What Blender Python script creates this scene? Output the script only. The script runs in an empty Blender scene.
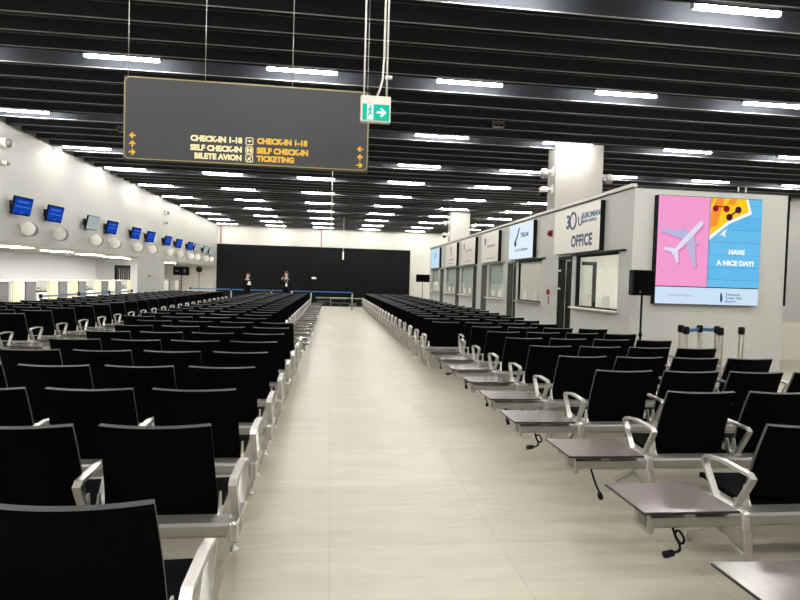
import bpy, math, random
from mathutils import Vector, Matrix
random.seed(7)
PI = math.pi
scn = bpy.context.scene
COL = scn.collection

# ---------------------------------------------------------------- camera
EYE = 1.53
def cam_axes(yaw, pitch, roll):
    f = Vector((math.sin(yaw)*math.cos(pitch), math.cos(yaw)*math.cos(pitch), math.sin(pitch)))
    r = Vector((math.cos(yaw), -math.sin(yaw), 0))
    u = r.cross(f)
    c, s = math.cos(roll), math.sin(roll)
    return c*r + s*u, -s*r + c*u, f
cd = bpy.data.cameras.new('camera'); cam = bpy.data.objects.new('camera', cd); COL.objects.link(cam)
r_, u_, f_ = cam_axes(.1207, -.032, .0292)
M = Matrix((r_, u_, -f_)).transposed().to_4x4(); M.translation = Vector((0, 0, EYE))
cam.matrix_world = M
cd.sensor_width = 36; cd.lens = 574/800*36; cd.clip_end = 200
scn.camera = cam
# ---------------------------------------------------------------- world, exposure
LAMP = 108.0          # strength of the ceiling tubes
w = bpy.data.worlds.new('world'); scn.world = w; w.use_nodes = True
w.node_tree.nodes['Background'].inputs[0].default_value = (.9, .93, 1, 1)
w.node_tree.nodes['Background'].inputs[1].default_value = .05
scn.view_settings.view_transform = 'Standard'; scn.view_settings.look = 'None'
scn.view_settings.gamma = 1; scn.view_settings.use_curve_mapping = False
scn.view_settings.exposure = 0.0
scn.cycles.use_denoising = True
scn.cycles.max_bounces = 8; scn.cycles.diffuse_bounces = 5; scn.cycles.glossy_bounces = 3
scn.cycles.transparent_max_bounces = 8
scn.cycles.sample_clamp_indirect = 4

# ---------------------------------------------------------------- materials
def srgb(c):
    return tuple((x/255/12.92 if x/255 <= .04045 else ((x/255+.055)/1.055)**2.4) for x in c) + (1,)
def mat(name, rgb, rough=.5, metal=0, spec=.5, emit=0, noise=0, scale=4, lin=None, bump=0):
    m = bpy.data.materials.new(name); m.use_nodes = True
    n = m.node_tree.nodes; b = n['Principled BSDF']; L = m.node_tree.links
    c = lin + (1,) if lin else srgb(rgb)
    b.inputs['Base Color'].default_value = c
    b.inputs['Roughness'].default_value = rough; b.inputs['Metallic'].default_value = metal
    b.inputs['Specular IOR Level'].default_value = spec
    if emit:
        b.inputs['Emission Color'].default_value = c; b.inputs['Emission Strength'].default_value = emit
    if noise:
        tc = n.new('ShaderNodeTexCoord'); t = n.new('ShaderNodeTexNoise'); t.inputs['Scale'].default_value = scale
        t.inputs['Detail'].default_value = 6
        L.new(tc.outputs['Object'], t.inputs['Vector'])
        mx = n.new('ShaderNodeMix'); mx.data_type = 'RGBA'
        mx.inputs['A'].default_value = tuple(x*(1-noise) for x in c[:3]) + (1,)
        mx.inputs['B'].default_value = tuple(min(1, x*(1+noise)) for x in c[:3]) + (1,)
        L.new(t.outputs['Fac'], mx.inputs['Factor']); L.new(mx.outputs['Result'], b.inputs['Base Color'])
        if bump:
            bp = n.new('ShaderNodeBump'); bp.inputs['Strength'].default_value = bump
            L.new(t.outputs['Fac'], bp.inputs['Height']); L.new(bp.outputs['Normal'], b.inputs['Normal'])
    return m
def emitter(name, rgb, strength, lin=None):
    m = bpy.data.materials.new(name); m.use_nodes = True
    n = m.node_tree.nodes; n.clear()
    e = n.new('ShaderNodeEmission'); o = n.new('ShaderNodeOutputMaterial')
    e.inputs[0].default_value = lin + (1,) if lin else srgb(rgb); e.inputs[1].default_value = strength
    m.node_tree.links.new(e.outputs[0], o.inputs[0]); return m
def glass(name, refl=.1, tint=(.93, .97, .95)):
    m = bpy.data.materials.new(name); m.use_nodes = True
    n = m.node_tree.nodes; n.clear(); L = m.node_tree.links
    t = n.new('ShaderNodeBsdfTransparent'); t.inputs[0].default_value = tint + (1,)
    g = n.new('ShaderNodeBsdfGlossy'); g.inputs['Roughness'].default_value = .03
    x = n.new('ShaderNodeMixShader'); x.inputs[0].default_value = refl
    o = n.new('ShaderNodeOutputMaterial')
    L.new(t.outputs[0], x.inputs[1]); L.new(g.outputs[0], x.inputs[2]); L.new(x.outputs[0], o.inputs[0]); return m

COLW = mat('column_paint', (168, 166, 158), .6, noise=.03, scale=1.5)
WALLB = mat('back_wall_paint', (190, 188, 179), .6, noise=.03, scale=1.5)
WALL = mat('white_paint', (187, 188, 182), .6, noise=.03, scale=1.5)
WALL2 = mat('office_wall_paint', (197, 198, 192), .55, noise=.03, scale=1.2)
RECESS = mat('hall_wall_paint', (228, 227, 224), .6, noise=.03, scale=1.0)
ALU = mat('polished_aluminium', None, .32, .85, lin=(.74, .73, .69), noise=.08, scale=30)
BEAMM = mat('beam_aluminium', None, .42, .7, lin=(.42, .42, .39), noise=.05, scale=20)
BLACK = mat('black_leather', None, .7, lin=(.0012, .0012, .0016), noise=.25, scale=60, spec=.05)
RIM = mat('dark_grey_edge', None, .45, lin=(.055, .056, .06), noise=.1, scale=40)
TOP = mat('grey_laminate', None, .2, lin=(.22, .198, .188), noise=.10, scale=25, spec=.9)
EDGE = mat('black_edge', None, .5, lin=(.006, .006, .006), noise=.1, scale=30)
PLASTIC = mat('black_plastic', None, .5, lin=(.0035, .0035, .004), noise=.2, scale=30, spec=.15)
SLAT = mat('slat_side_glow_tone', None, .6, lin=(.048, .053, .064), noise=.12, scale=8, spec=.1)  # black slats, side colour lightened to carry the glow of the tubes
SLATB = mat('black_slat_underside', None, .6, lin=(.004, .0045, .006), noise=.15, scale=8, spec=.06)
GLINT = mat('slat_edge_highlight', None, .4, .3, lin=(.50, .50, .50), noise=.1, scale=15)  # pale strips stand in for light caught on the front edges
DECK = mat('ceiling_void', None, .8, lin=(.006, .006, .008), noise=.2, scale=5)
TUBE = emitter('tube_light', (255, 252, 246), LAMP)
SOFL = emitter('soffit_light', (255, 254, 250), 78)
FIX = mat('lamp_housing', (215, 215, 210), .4, noise=.03, scale=10)
PANEL = mat('black_wall_panel', None, .55, lin=(.0030, .0042, .0042), noise=.1, scale=1.2, spec=.08)
STEEL = mat('brushed_steel', None, .35, .9, lin=(.34, .32, .27), noise=.1, scale=50)
BELT = mat('blue_belt', (44, 96, 150), .5, noise=.1, scale=20)
SIGN = mat('charcoal_sign', None, .5, lin=(.050, .053, .060), noise=.04, scale=3, spec=.35)
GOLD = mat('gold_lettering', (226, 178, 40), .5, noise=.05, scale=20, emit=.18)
PALEGOLD = mat('pale_gold_lettering', (240, 226, 176), .5, noise=.05, scale=20, emit=.22)  # gold paled for the left lines, their reflections put into the colour
TRIMGOLD = mat('brass_line', (165, 142, 88), .4, .3, noise=.05, scale=20)
WHITEP = mat('white_plastic', (225, 222, 212), .45, noise=.03, scale=10)
GREYP = mat('grey_plastic', (120, 118, 112), .45, noise=.05, scale=10)
REDP = mat('red_plastic', (150, 30, 34), .45, noise=.05, scale=10)
DESKW = mat('desk_white', (188, 187, 182), .5, noise=.03, scale=4)
CREAM = mat('cream_laminate', (186, 172, 134), .5, noise=.05, scale=4)
DGREY = mat('dark_grey_laminate', (62, 62, 66), .5, noise=.06, scale=6)
WOOD = mat('pale_wood_panel', (234, 227, 213), .5, noise=.06, scale=3)
SIGNW = mat('sign_face_white', (234, 230, 221), .4, noise=.02, scale=3)
NAVY = mat('navy_print', (34, 62, 104), .5, noise=.05, scale=20)
TEALB = mat('blue_print', (38, 96, 140), .5, noise=.05, scale=20)
PRINTG = mat('grey_print', (110, 112, 114), .5, noise=.05, scale=20)
GLASS = glass('window_glass', .08, (.98, .99, .98))
FROST = glass('cool_glass', .10, (.93, .96, .95))

def floor_mat():
    m = bpy.data.materials.new('stone_tile_floor'); m.use_nodes = True
    n = m.node_tree.nodes; b = n['Principled BSDF']; L = m.node_tree.links
    tc = n.new('ShaderNodeTexCoord'); mp = n.new('ShaderNodeMapping')
    mp.inputs['Location'].default_value = (-.03, -.38, 0)
    L.new(tc.outputs['Object'], mp.inputs['Vector'])
    br = n.new('ShaderNodeTexBrick'); br.offset = 0; br.squash = 1
    br.inputs['Scale'].default_value = 1; br.inputs['Brick Width'].default_value = 1.0
    br.inputs['Row Height'].default_value = .96; br.inputs['Mortar Size'].default_value = .0022
    br.inputs['Mortar Smooth'].default_value = .2; br.inputs['Bias'].default_value = 0
    br.inputs['Color1'].default_value = srgb((207, 201, 183)); br.inputs['Color2'].default_value = srgb((213, 208, 192))
    br.inputs['Mortar'].default_value = srgb((184, 177, 156))
    L.new(mp.outputs['Vector'], br.inputs['Vector'])
    mp2 = n.new('ShaderNodeMapping'); mp2.inputs['Scale'].default_value = (.55, 2.6, 1)
    L.new(tc.outputs['Object'], mp2.inputs['Vector'])
    nz = n.new('ShaderNodeTexNoise'); nz.inputs['Scale'].default_value = 2.2; nz.inputs['Detail'].default_value = 8
    nz.inputs['Roughness'].default_value = .6
    L.new(mp2.outputs['Vector'], nz.inputs['Vector'])
    nf = n.new('ShaderNodeTexNoise'); nf.inputs['Scale'].default_value = 9; nf.inputs['Detail'].default_value = 5
    L.new(mp2.outputs['Vector'], nf.inputs['Vector'])
    rp = n.new('ShaderNodeValToRGB'); rp.color_ramp.elements[0].position = .3; rp.color_ramp.elements[0].color = (.80, .785, .75, 1)
    rp.color_ramp.elements[1].position = .7; rp.color_ramp.elements[1].color = (1.0, 1.0, 1.0, 1)
    ad = n.new('ShaderNodeMath'); ad.operation = 'MULTIPLY_ADD'; ad.inputs[1].default_value = .35; ad.inputs[2].default_value = 0
    L.new(nf.outputs['Fac'], ad.inputs[0])
    a2 = n.new('ShaderNodeMath'); a2.operation = 'MULTIPLY_ADD'; a2.inputs[1].default_value = .65
    L.new(nz.outputs['Fac'], a2.inputs[0]); L.new(ad.outputs[0], a2.inputs[2])
    L.new(a2.outputs[0], rp.inputs['Fac'])
    mx = n.new('ShaderNodeMix'); mx.data_type = 'RGBA'; mx.blend_type = 'MULTIPLY'; mx.inputs['Factor'].default_value = 1
    L.new(br.outputs['Color'], mx.inputs['A']); L.new(rp.outputs['Color'], mx.inputs['B'])
    L.new(mx.outputs['Result'], b.inputs['Base Color'])
    b.inputs['Roughness'].default_value = .42; b.inputs['Specular IOR Level'].default_value = .4
    return m
FLOOR = floor_mat()

# ---------------------------------------------------------------- mesh helpers
class MB:
    def __init__(s): s.v = []; s.f = []; s.m = []; s.sm = []
    def add(s, vs, fs, mi=0, smooth=False):
        o = len(s.v); s.v += [tuple(v) for v in vs]
        for k, f in enumerate(fs):
            s.f.append([o+i for i in f]); s.m.append(mi[k] if isinstance(mi, list) else mi); s.sm.append(smooth)
        return s
    def box(s, x0, x1, y0, y1, z0, z1, mi=0, bev=0):
        if x0 > x1: x0, x1 = x1, x0
        if y0 > y1: y0, y1 = y1, y0
        if not bev:
            v = [(x, y, z) for z in (z0, z1) for y in (y0, y1) for x in (x0, x1)]
            return s.add(v, [(0, 2, 3, 1), (4, 5, 7, 6), (0, 1, 5, 4), (2, 6, 7, 3), (0, 4, 6, 2), (1, 3, 7, 5)], mi)
        b = bev; v = []; idx = {}
        def V(p):
            if p not in idx: idx[p] = len(v); v.append(p)
            return idx[p]
        X = (x0, x1); Y = (y0, y1); Z = (z0, z1)
        def c(i, j, k, ax):
            p = [X[i], Y[j], Z[k]]
            for a, q in enumerate((i, j, k)):
                if a != ax: p[a] += b if q == 0 else -b
            return V(tuple(p))
        fs = []
        for a in range(3):
            for q in (0, 1):
                o = [t for t in range(3) if t != a]; quad = []
                for (m_, n_) in ((0, 0), (1, 0), (1, 1), (0, 1)):
                    i = [0, 0, 0]; i[a] = q; i[o[0]] = m_; i[o[1]] = n_
                    quad.append(c(*i, a))
                if (q == 1) == (a == 1): quad.reverse()
                fs.append(quad)
        for a in range(3):
            o = [t for t in range(3) if t != a]
            for m_ in (0, 1):
                for n_ in (0, 1):
                    e = []
                    for q in (0, 1):
                        i = [0, 0, 0]; i[a] = q; i[o[0]] = m_; i[o[1]] = n_
                        e.append((c(*i, o[0]), c(*i, o[1])))
                    quad = [e[0][0], e[0][1], e[1][1], e[1][0]]
                    if (m_ == n_) != (a == 1): quad.reverse()
                    fs.append(quad)
        for i in (0, 1):
            for j in (0, 1):
                for k in (0, 1):
                    t = [c(i, j, k, 0), c(i, j, k, 1), c(i, j, k, 2)]
                    if (i+j+k) % 2 == 0: t.reverse()
                    fs.append(t)
        return s.add(v, fs, mi)
    def prism(s, pts, axis, a0, a1, mi=0, cap=None, smooth=False):
        """polygon pts (2-D) extruded along axis 'x','y' or 'z'"""
        def P(p, a): return {'x': (a, p[0], p[1]), 'y': (p[0], a, p[1]), 'z': (p[0], p[1], a)}[axis]
        n = len(pts); v = [P(p, a0) for p in pts] + [P(p, a1) for p in pts]
        s.add(v, [(i, (i+1) % n, n+(i+1) % n, n+i) for i in range(n)], mi, smooth)
        c = mi if cap is None else cap
        s.add(v, [tuple(range(n))[::-1], tuple(range(n, 2*n))], c); return s
    def sweep(s, path, prof, up=Vector((1, 0, 0)), mi=0, closed=False, smooth=False):
        """rectangular / polygonal profile prof [(a,b)] swept along path; a is along up, b across"""
        n = len(prof); P = [Vector(p) for p in path]; V = []
        for i, p in enumerate(P):
            t = (P[(i+1) % len(P)] if (closed or i < len(P)-1) else p) - (P[i-1] if (closed or i > 0) else p)
            t.normalize(); b = t.cross(up).normalized(); u2 = b.cross(t).normalized()
            V += [p + u2*a_ + b*b_ for a_, b_ in prof]
        fs = []
        for i in range(len(P) - (0 if closed else 1)):
            j = (i+1) % len(P)
            fs += [(i*n+k, i*n+(k+1) % n, j*n+(k+1) % n, j*n+k) for k in range(n)]
        if not closed: fs += [tuple(range(n))[::-1], tuple((len(P)-1)*n+k for k in range(n))]
        return s.add(V, fs, mi, smooth)
    def tube(s, path, r, n=8, mi=0, closed=False, smooth=True):
        pr = [(r*math.cos(2*PI*k/n), r*math.sin(2*PI*k/n)) for k in range(n)]
        P = [Vector(p) for p in path]; d = (P[-1]-P[0])
        up = Vector((1, 0, 0)) if abs(d.x) < .8*max(d.length, 1e-6) else Vector((0, 0, 1))
        return s.sweep(path, pr, up, mi, closed, smooth)
    def lathe(s, c, prof, n=20, mi=0, axis='z', smooth=True):
        V = []
        for r, z in prof:
            for k in range(n):
                a = 2*PI*k/n; x, y = r*math.cos(a), r*math.sin(a)
                V.append({'z': (c[0]+x, c[1]+y, c[2]+z), 'y': (c[0]+x, c[1]+z, c[2]+y), 'x': (c[0]+z, c[1]+x, c[2]+y)}[axis])
        fs = []
        for i in range(len(prof)-1):
            fs += [(i*n+k, i*n+(k+1) % n, (i+1)*n+(k+1) % n, (i+1)*n+k) for k in range(n)]
        fs += [tuple(range(n))[::-1], tuple((len(prof)-1)*n+k for k in range(n))]
        return s.add(V, fs, mi, smooth)
    def grid(s, fn, nu, nv, th, mi=0, rim=None):
        """curved slab: fn(u,v)->point, thickness th along the normal; edge faces get rim"""
        pts = [[Vector(fn(i/nu, j/nv)) for j in range(nv+1)] for i in range(nu+1)]
        T = []; B = []
        for i in range(nu+1):
            for j in range(nv+1):
                du = pts[min(i+1, nu)][j] - pts[max(i-1, 0)][j]; dv = pts[i][min(j+1, nv)] - pts[i][max(j-1, 0)]
                nn = du.cross(dv).normalized(); T.append(pts[i][j] + nn*th/2); B.append(pts[i][j] - nn*th/2)
        N = (nv+1); q = len(T); g = lambda i, j: i*N+j
        fs = []
        for i in range(nu):
            for j in range(nv):
                fs.append((g(i, j), g(i+1, j), g(i+1, j+1), g(i, j+1)))
                fs.append((q+g(i, j), q+g(i, j+1), q+g(i+1, j+1), q+g(i+1, j)))
        s.add(T+B, fs, mi, True)
        loop = [g(i, 0) for i in range(nu)] + [g(nu, j) for j in range(nv)] + [g(i, nv) for i in range(nu, 0, -1)] + [g(0, j) for j in range(nv, 0, -1)]
        k = len(loop)
        s.add(T+B, [(loop[i], q+loop[i], q+loop[(i+1) % k], loop[(i+1) % k]) for i in range(k)], mi if rim is None else rim)
        return s
    def xf(s, M_):
        s.v = [tuple(M_ @ Vector(p)) for p in s.v]; return s
    def mesh(s, name, mats, off=(0, 0, 0)):
        m = bpy.data.meshes.new(name)
        m.from_pydata([(a-off[0], b-off[1], c-off[2]) for a, b, c in s.v], [], s.f)
        for t in (mats if isinstance(mats, (list, tuple)) else [mats]): m.materials.append(t)
        m.polygons.foreach_set('material_index', s.m); m.polygons.foreach_set('use_smooth', s.sm)
        m.validate(); m.update(); return m
def base(o):
    b = Vector((0, 0, 0))
    while o: b += o.location; o = o.parent
    return b
def tag(o, label=None, cat=None, group=None, kind=None):
    if label: o['label'] = label
    if cat: o['category'] = cat
    if group: o['group'] = group
    if kind: o['kind'] = kind
    return o
def part(name, mb, mats, parent=None, local=False, label=None, loc=None):
    """link mb as one object; world coordinates unless local"""
    b = (0, 0, 0) if local else (tuple(base(parent)) if parent else (loc or (0, 0, 0)))
    o = bpy.data.objects.new(name, mb.mesh(name, mats, b)); COL.objects.link(o)
    if parent: o.parent = parent
    elif loc: o.location = loc
    if label: o['label'] = label
    return o
def thing(name, label, cat, loc, group=None):
    o = bpy.data.objects.new(name, None); COL.objects.link(o); o.location = loc; o.empty_display_size = .1
    return tag(o, label, cat, group)
def struct(name, mb, mats, parent=None):
    o = part(name, mb, mats, parent)
    if not parent: o['kind'] = 'structure'
    return o
def copy_tree(o, parent=None):
    c = o.copy(); COL.objects.link(c); c.parent = parent
    for ch in KIDS.get(o.name, []): copy_tree(ch, c)
    return c
KIDS = {}
def index_kids():
    KIDS.clear()
    for o in bpy.data.objects:
        if o.parent: KIDS.setdefault(o.parent.name, []).append(o)
def text(name, body, size, org, xd, mats, parent, align='CENTER', fat=0, depth=.003, sx=1, space=1.0):
    """flat lettering on a vertical surface: org = baseline anchor, xd = reading direction"""
    cu = bpy.data.curves.new('lettering', 'FONT'); cu.body = body; cu.size = size; cu.align_x = align
    cu.offset = fat; cu.extrude = depth; cu.resolution_u = 3; cu.space_line = 1.0; cu.space_character = space
    ob = bpy.data.objects.new('lettering', cu); COL.objects.link(ob)
    bpy.context.view_layer.update()
    dg = bpy.context.evaluated_depsgraph_get()
    me = bpy.data.meshes.new_from_object(ob.evaluated_get(dg)); bpy.data.objects.remove(ob)
    xd = Vector(xd); up = Vector((0, 0, 1)); nn = xd.cross(up)
    b = base(parent); Mx = Matrix((xd, up, nn)).transposed().to_4x4(); Mx.translation = Vector(org) - b
    me.transform(Mx @ Matrix.Diagonal((sx, 1, 1, 1))); me.materials.clear(); me.materials.append(mats)
    o = bpy.data.objects.new(name, me); COL.objects.link(o); o.parent = parent; return o
ONES = ['zeroth', 'first', 'second', 'third', 'fourth', 'fifth', 'sixth', 'seventh', 'eighth', 'ninth', 'tenth', 'eleventh', 'twelfth', 'thirteenth', 'fourteenth', 'fifteenth', 'sixteenth', 'seventeenth', 'eighteenth', 'nineteenth']
def nth(n):
    if n < 20: return ONES[n]
    t = {2: ('twentieth', 'twenty'), 3: ('thirtieth', 'thirty')}[n//10]
    return t[0] if n % 10 == 0 else t[1] + '-' + ONES[n % 10]

# ---------------------------------------------------------------- the setting
H = 4.86                      # underside of the ceiling slats
LX, RX, BY, FY = -7.43, 16.5, 38.7, -4.0
OX, OZ, OY0, OY1, OR = 5.09, 3.24, 9.27, 29.4, 7.95      # office block
struct('floor', MB().box(-12.2, RX+.2, FY-.2, BY+.3, -.1, 0), FLOOR)
struct('wall_back', MB().box(-12.2, RX+.2, BY, BY+.3, 0, 5.5), WALLB)
struct('wall_right', MB().box(RX, RX+.2, FY, BY, 0, 5.5), WALL)
struct('wall_front', MB().box(-12.2, RX, FY-.2, FY, 0, 5.5), WALL)
struct('wall_left', MB().box(-12.2, -11.9, FY, BY, 0, 5.5), RECESS)
# upper left wall above the check-in openings, with the solid bay and the soffit behind it
wl = MB().box(LX-.25, LX, FY, BY, 2.22, 5.5)
wl.box(LX-.25, LX, 23.25, 26.9, 0, 2.22)
struct('wall_left_upper', wl, WALL)
struct('trim_1', MB().box(LX-.02, LX+.015, FY, BY, 2.17, 2.22), mat('soffit_trim', (186, 182, 168), .5, noise=.03))
struct('ceiling_soffit', MB().box(-11.9, LX-.25, FY, BY, 2.22, 2.34), WALL)
# end wall of the check-in recess, with the strip-curtain doorway
ew = MB().box(-11.9, -10.95, 31, 31.2, 0, 2.22).box(-10.95, -9.7, 31, 31.2, 1.95, 2.22).box(-9.7, -9.2, 31, 31.2, 0, 2.22)
struct('wall_recess_end', ew, RECESS)
d0 = struct('door_1', MB().box(-11.0, -10.92, 30.95, 31.22, 0, 1.95).box(-9.73, -9.65, 30.95, 31.22, 0, 1.95).box(-11.0, -9.65, 30.95, 31.22, 1.88, 1.95), PLASTIC)
cs = MB()
for i in range(11): cs.box(-10.9+i*.107, -10.81+i*.107, 31.05+.01*(i % 2), 31.06+.01*(i % 2), 1.02, 1.74)
part('strip_curtain', cs, mat('strip_curtain_rubber', (52, 52, 54), .5, noise=.2, scale=12), d0)
part('lintel_panel', MB().box(-10.92, -9.73, 31.04, 31.1, 1.74, 1.88), DGREY, d0)
# black cladding on the back wall
struct('wall_back_panel', MB().box(-7.41, 5.30, BY-.12, BY, 0, 3.66), PANEL)
# far right: plain wall with pale wood dado
struct('wall_partition', MB().box(8.6, RX, 12.0, 12.2, .86, 3.15), WALL2)
struct('wall_dado', MB().box(8.6, RX, 11.96, 12.2, 0, .86), WOOD)

# ceiling: black linear slats with highlights painted along their bottom edges, under a dark void
LROWS = [-2.6, .4, 3.4, 6.42, 9.47, 13.0, 16.4, 19.28, 22.5, 25.5, 28.5, 31.7, 34.7, 37.4]
ce = MB()
ysl = []
prev = FY
for Yb in LROWS + [BY+.5]:
    n = max(1, round((Yb-prev)/.65)); p = (Yb-prev)/n
    ysl += [prev + p*(j+1) - .20 for j in range(n)]
    prev = Yb
for y in ysl:
    if y > BY-.1: continue
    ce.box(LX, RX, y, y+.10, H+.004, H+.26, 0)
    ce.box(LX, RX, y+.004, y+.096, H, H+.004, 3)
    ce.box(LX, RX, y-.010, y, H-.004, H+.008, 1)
    ce.box(LX, RX, y+.096, y+.104, H-.004, H+.0, 4)
ce.box(LX, RX, FY, BY, H+.5, H+.6, 2)
struct('ceiling', ce, [SLAT, GLINT, DECK, SLATB, mat('slat_rear_highlight', None, .5, .2, lin=(.10, .10, .10), noise=.1, scale=15)])  # rear strip is a dimmer painted highlight

# columns through the office block
for i, (y, xa, xb) in enumerate(((13.35, 5.29, 6.5), (26.5, 5.48, 6.42))):
    struct('column_%d' % (i+1), MB().box(xa, xb, y, y+.5, 0, H+.5, 0, .02), COLW)

# ---------------------------------------------------------------- ceiling lights
lt = thing('ceiling_light', 'x', 'ceiling light', (0, 0, H), 'tube lights between the ceiling slats')
part('housing', MB().box(-.62, .62, -.035, .035, .058, .09), FIX, lt, True)
part('diffuser', MB().box(-.60, .60, -.025, .025, -.018, .058, 0, .006), TUBE, lt, True)
for s in (-1, 1): part('end_cap', MB().box(s*.60, s*.625, -.03, .03, -.02, .06, 0, .004), FIX, lt, True)
index_kids()
first = True
cols = ['far left', 'left', 'middle', 'right middle', 'right', 'far right', 'outermost right']
vis = 0
for ri, y in enumerate(LROWS):
    near = y < 10
    if near: xs = [(-3.29+2.75*c-(.25 if y < 7 else 0)) for c in range(-1, 6)]; L = 1.10
    else: xs = [(-6.57+3.0*c) for c in range(0, 8)]; L = 1.207
    if y > 3: vis += 1
    for ci, x in enumerate(xs):
        if x < LX+.6: x = LX+.66
        if y > 13 and y < 15 and 4.6 < x < 6.9 and False: continue
        o = lt if first else copy_tree(lt); first = False
        o.location = (x, y, H-.0); o.scale = (L/1.2, 1, 1)
        if y > 6: o['label'] = 'white tube light in the %s ceiling row from the front, %s from the left wall' % (nth(vis-1), nth(ci+1))
        else: o['label'] = 'white tube light behind the viewpoint, ceiling row %s, %s from the left wall' % (nth(ri+1), nth(ci+1))

# soffit lights over the check-in recess
sl = thing('soffit_light', 'x', 'soffit light', (-9.1, 12.6, 2.22), 'recessed lights under the check-in soffit')
part('light_frame', MB().box(-.36, .36, -.48, .48, -.012, 0), FIX, sl, True)
part('diffuser', MB().box(-.32, .32, -.44, .44, -.02, -.012), SOFL, sl, True)
index_kids()
for i in range(9):
    o = sl if i == 0 else copy_tree(sl)
    o.location = (-9.1, 12.6+2.62*i if i < 7 else 12.6+2.62*i, 2.22)
    o['label'] = 'bright recessed soffit light above the check-in desks, %s from the front' % nth(i+1)

# ---------------------------------------------------------------- office block
ow = MB(); T = .14
# openings along the wall facing the aisle: (y0, y1, z0, z1)
WINS = [(9.72, 11.55, 1.115, 2.18), (13.5, 15.28, 1.115, 2.18), (16.65, 18.25, 1.115, 2.18), (20.4, 22.25, 1.115, 2.18), (23.3, 25.15, 1.115, 2.18), (27.05, 28.75, 1.115, 2.18)]
DOORS = [(11.72, 12.42), (15.42, 16.15), (18.42, 19.05), (19.75, 20.22), (22.5, 23.1), (25.75, 26.45)]
cuts = sorted([(a, b, c, d) for a, b, c, d in WINS] + [(a, b, 0, 2.18) for a, b in DOORS])
y = OY0
for a, b, c, d in cuts:
    ow.box(OX, OX+T, y, a, 0, OZ)
    if c > 0: ow.box(OX, OX+T, a, b, 0, c)
    ow.box(OX, OX+T, a, b, d, OZ); y = b
ow.box(OX, OX+T, y, OY1, 0, OZ)
ow.box(OX+T, OR, OY0, OY0+T, 0, OZ); ow.box(OR-T, OR, OY0+T, OY1, 0, OZ); ow.box(OX+T, OR-T, OY1-T, OY1, 0, OZ)
ow.box(OX+T, OR-T, OY0+T, OY1-T, 2.75, 2.85)
for yy in (13.0, 16.35, 19.4, 23.2, 26.75): ow.box(OX+T, OR-T, yy, yy+.08, 0, 2.75)
struct('wall_office', ow, WALL2)
struct('trim_2', MB().box(OX-.05, OX+.04, OY0, OY1, OZ+.015, OZ+.075), mat('parapet_cap', (206, 203, 192), .4, noise=.03))
struct('trim_3', MB().box(OX-.02, OX+.15, OY0-.02, OY1, OZ, OZ+.015).box(OX+.15, OR+.02, OY0-.02, OY0+.15, OZ, OZ+.015), mat('parapet_dark_line', (60, 58, 54), .6, noise=.05))  # thin dark strip under the parapet cap and along the front top
struct('trim_4', MB().box(OR, OR+.03, OY0-.02, OY0+.06, 1.3, OZ-.02), PLASTIC)
WFR = mat('window_frame_grey', (150, 148, 140), .4, .3, noise=.04, scale=15)
for i, (a, b, c, d) in enumerate(WINS):
    wn = struct('window_%d' % (i+1), MB().box(OX+.02, OX+.09, a, a+.04, c, d).box(OX+.02, OX+.09, b-.05, b, c, d).box(OX+.02, OX+.09, a, b, d-.04, d).box(OX+.02, OX+.09, a, b, c, c+.03), PLASTIC if i < 2 else WFR)
    part('pane', MB().box(OX+.05, OX+.058, a+.04, b-.05, c+.03, d-.04), GLASS if i < 2 else FROST, wn)
    part('window_ledge', MB().box(OX-.12, OX+.02, a-.02, b+.03, c-.035, c, 0, .006), WHITEP if i != 1 else WFR, wn)
    part('window_lintel', MB().box(OX-.06, OX+.02, a-.25, b+.1, d, d+.03), PLASTIC if i < 2 else WFR, wn)
    for k in (0, 1):
        q = a + (b-a)*(.28+.42*k)
        part('paper_notice', MB().box(OX+.042, OX+.048, q-.16, q+.16, c+.04, c+.25), SIGNW, wn)
    if i > 1:
        part('blind', MB().box(OX+.1, OX+.11, a+.04, b-.05, c+.45, d-.04), mat('blind_%d' % i, (214, 218, 214), .6, noise=.08, scale=6), wn)
    elif i == 1:
        part('blind', MB().box(OX+.062, OX+.068, a+.04, b-.05, c+.02, d-.04), mat('roller_blind', (243, 240, 228), .6, noise=.03, scale=4), wn)
for i, (a, b) in enumerate(DOORS):
    dr = struct('door_%d' % (i+2), MB().box(OX-.02, OX+T, b-.05, b, 0, 2.18).box(OX-.02, OX+T, a, a+.035, 0, 2.18).box(OX-.02, OX+T, a, b, 2.12, 2.18), PLASTIC if i == 0 else mat('door_frame_%d' % i, (56, 56, 54), .4, noise=.05))
    # leaf swung into the room
    lf = part('door_leaf', MB().box(OX+.16, OX+.86, b-.07, b-.03, .02, .10).box(OX+.16, OX+.86, b-.07, b-.03, 2.02, 2.10).box(OX+.16, OX+.24, b-.07, b-.03, .1, 2.02).box(OX+.78, OX+.86, b-.07, b-.03, .1, 2.02), PLASTIC, dr)
    part('door_glass', MB().box(OX+.24, OX+.78, b-.055, b-.045, .1, 2.02), FROST, lf)
    part('door_handle', MB().tube([(OX+.8, b-.07, 1.0), (OX+.8, b-.12, 1.0), (OX+.7, b-.12, 1.0)], .01), ALU, lf)
# hinge-side fittings on the open office door
part('door_closer', MB().box(OX-.03, OX+.0, 12.30, 12.40, 1.86, 1.90).box(OX-.03, OX+.0, 12.30, 12.40, 1.46, 1.50), ALU, bpy.data.objects['door_2'])
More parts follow.
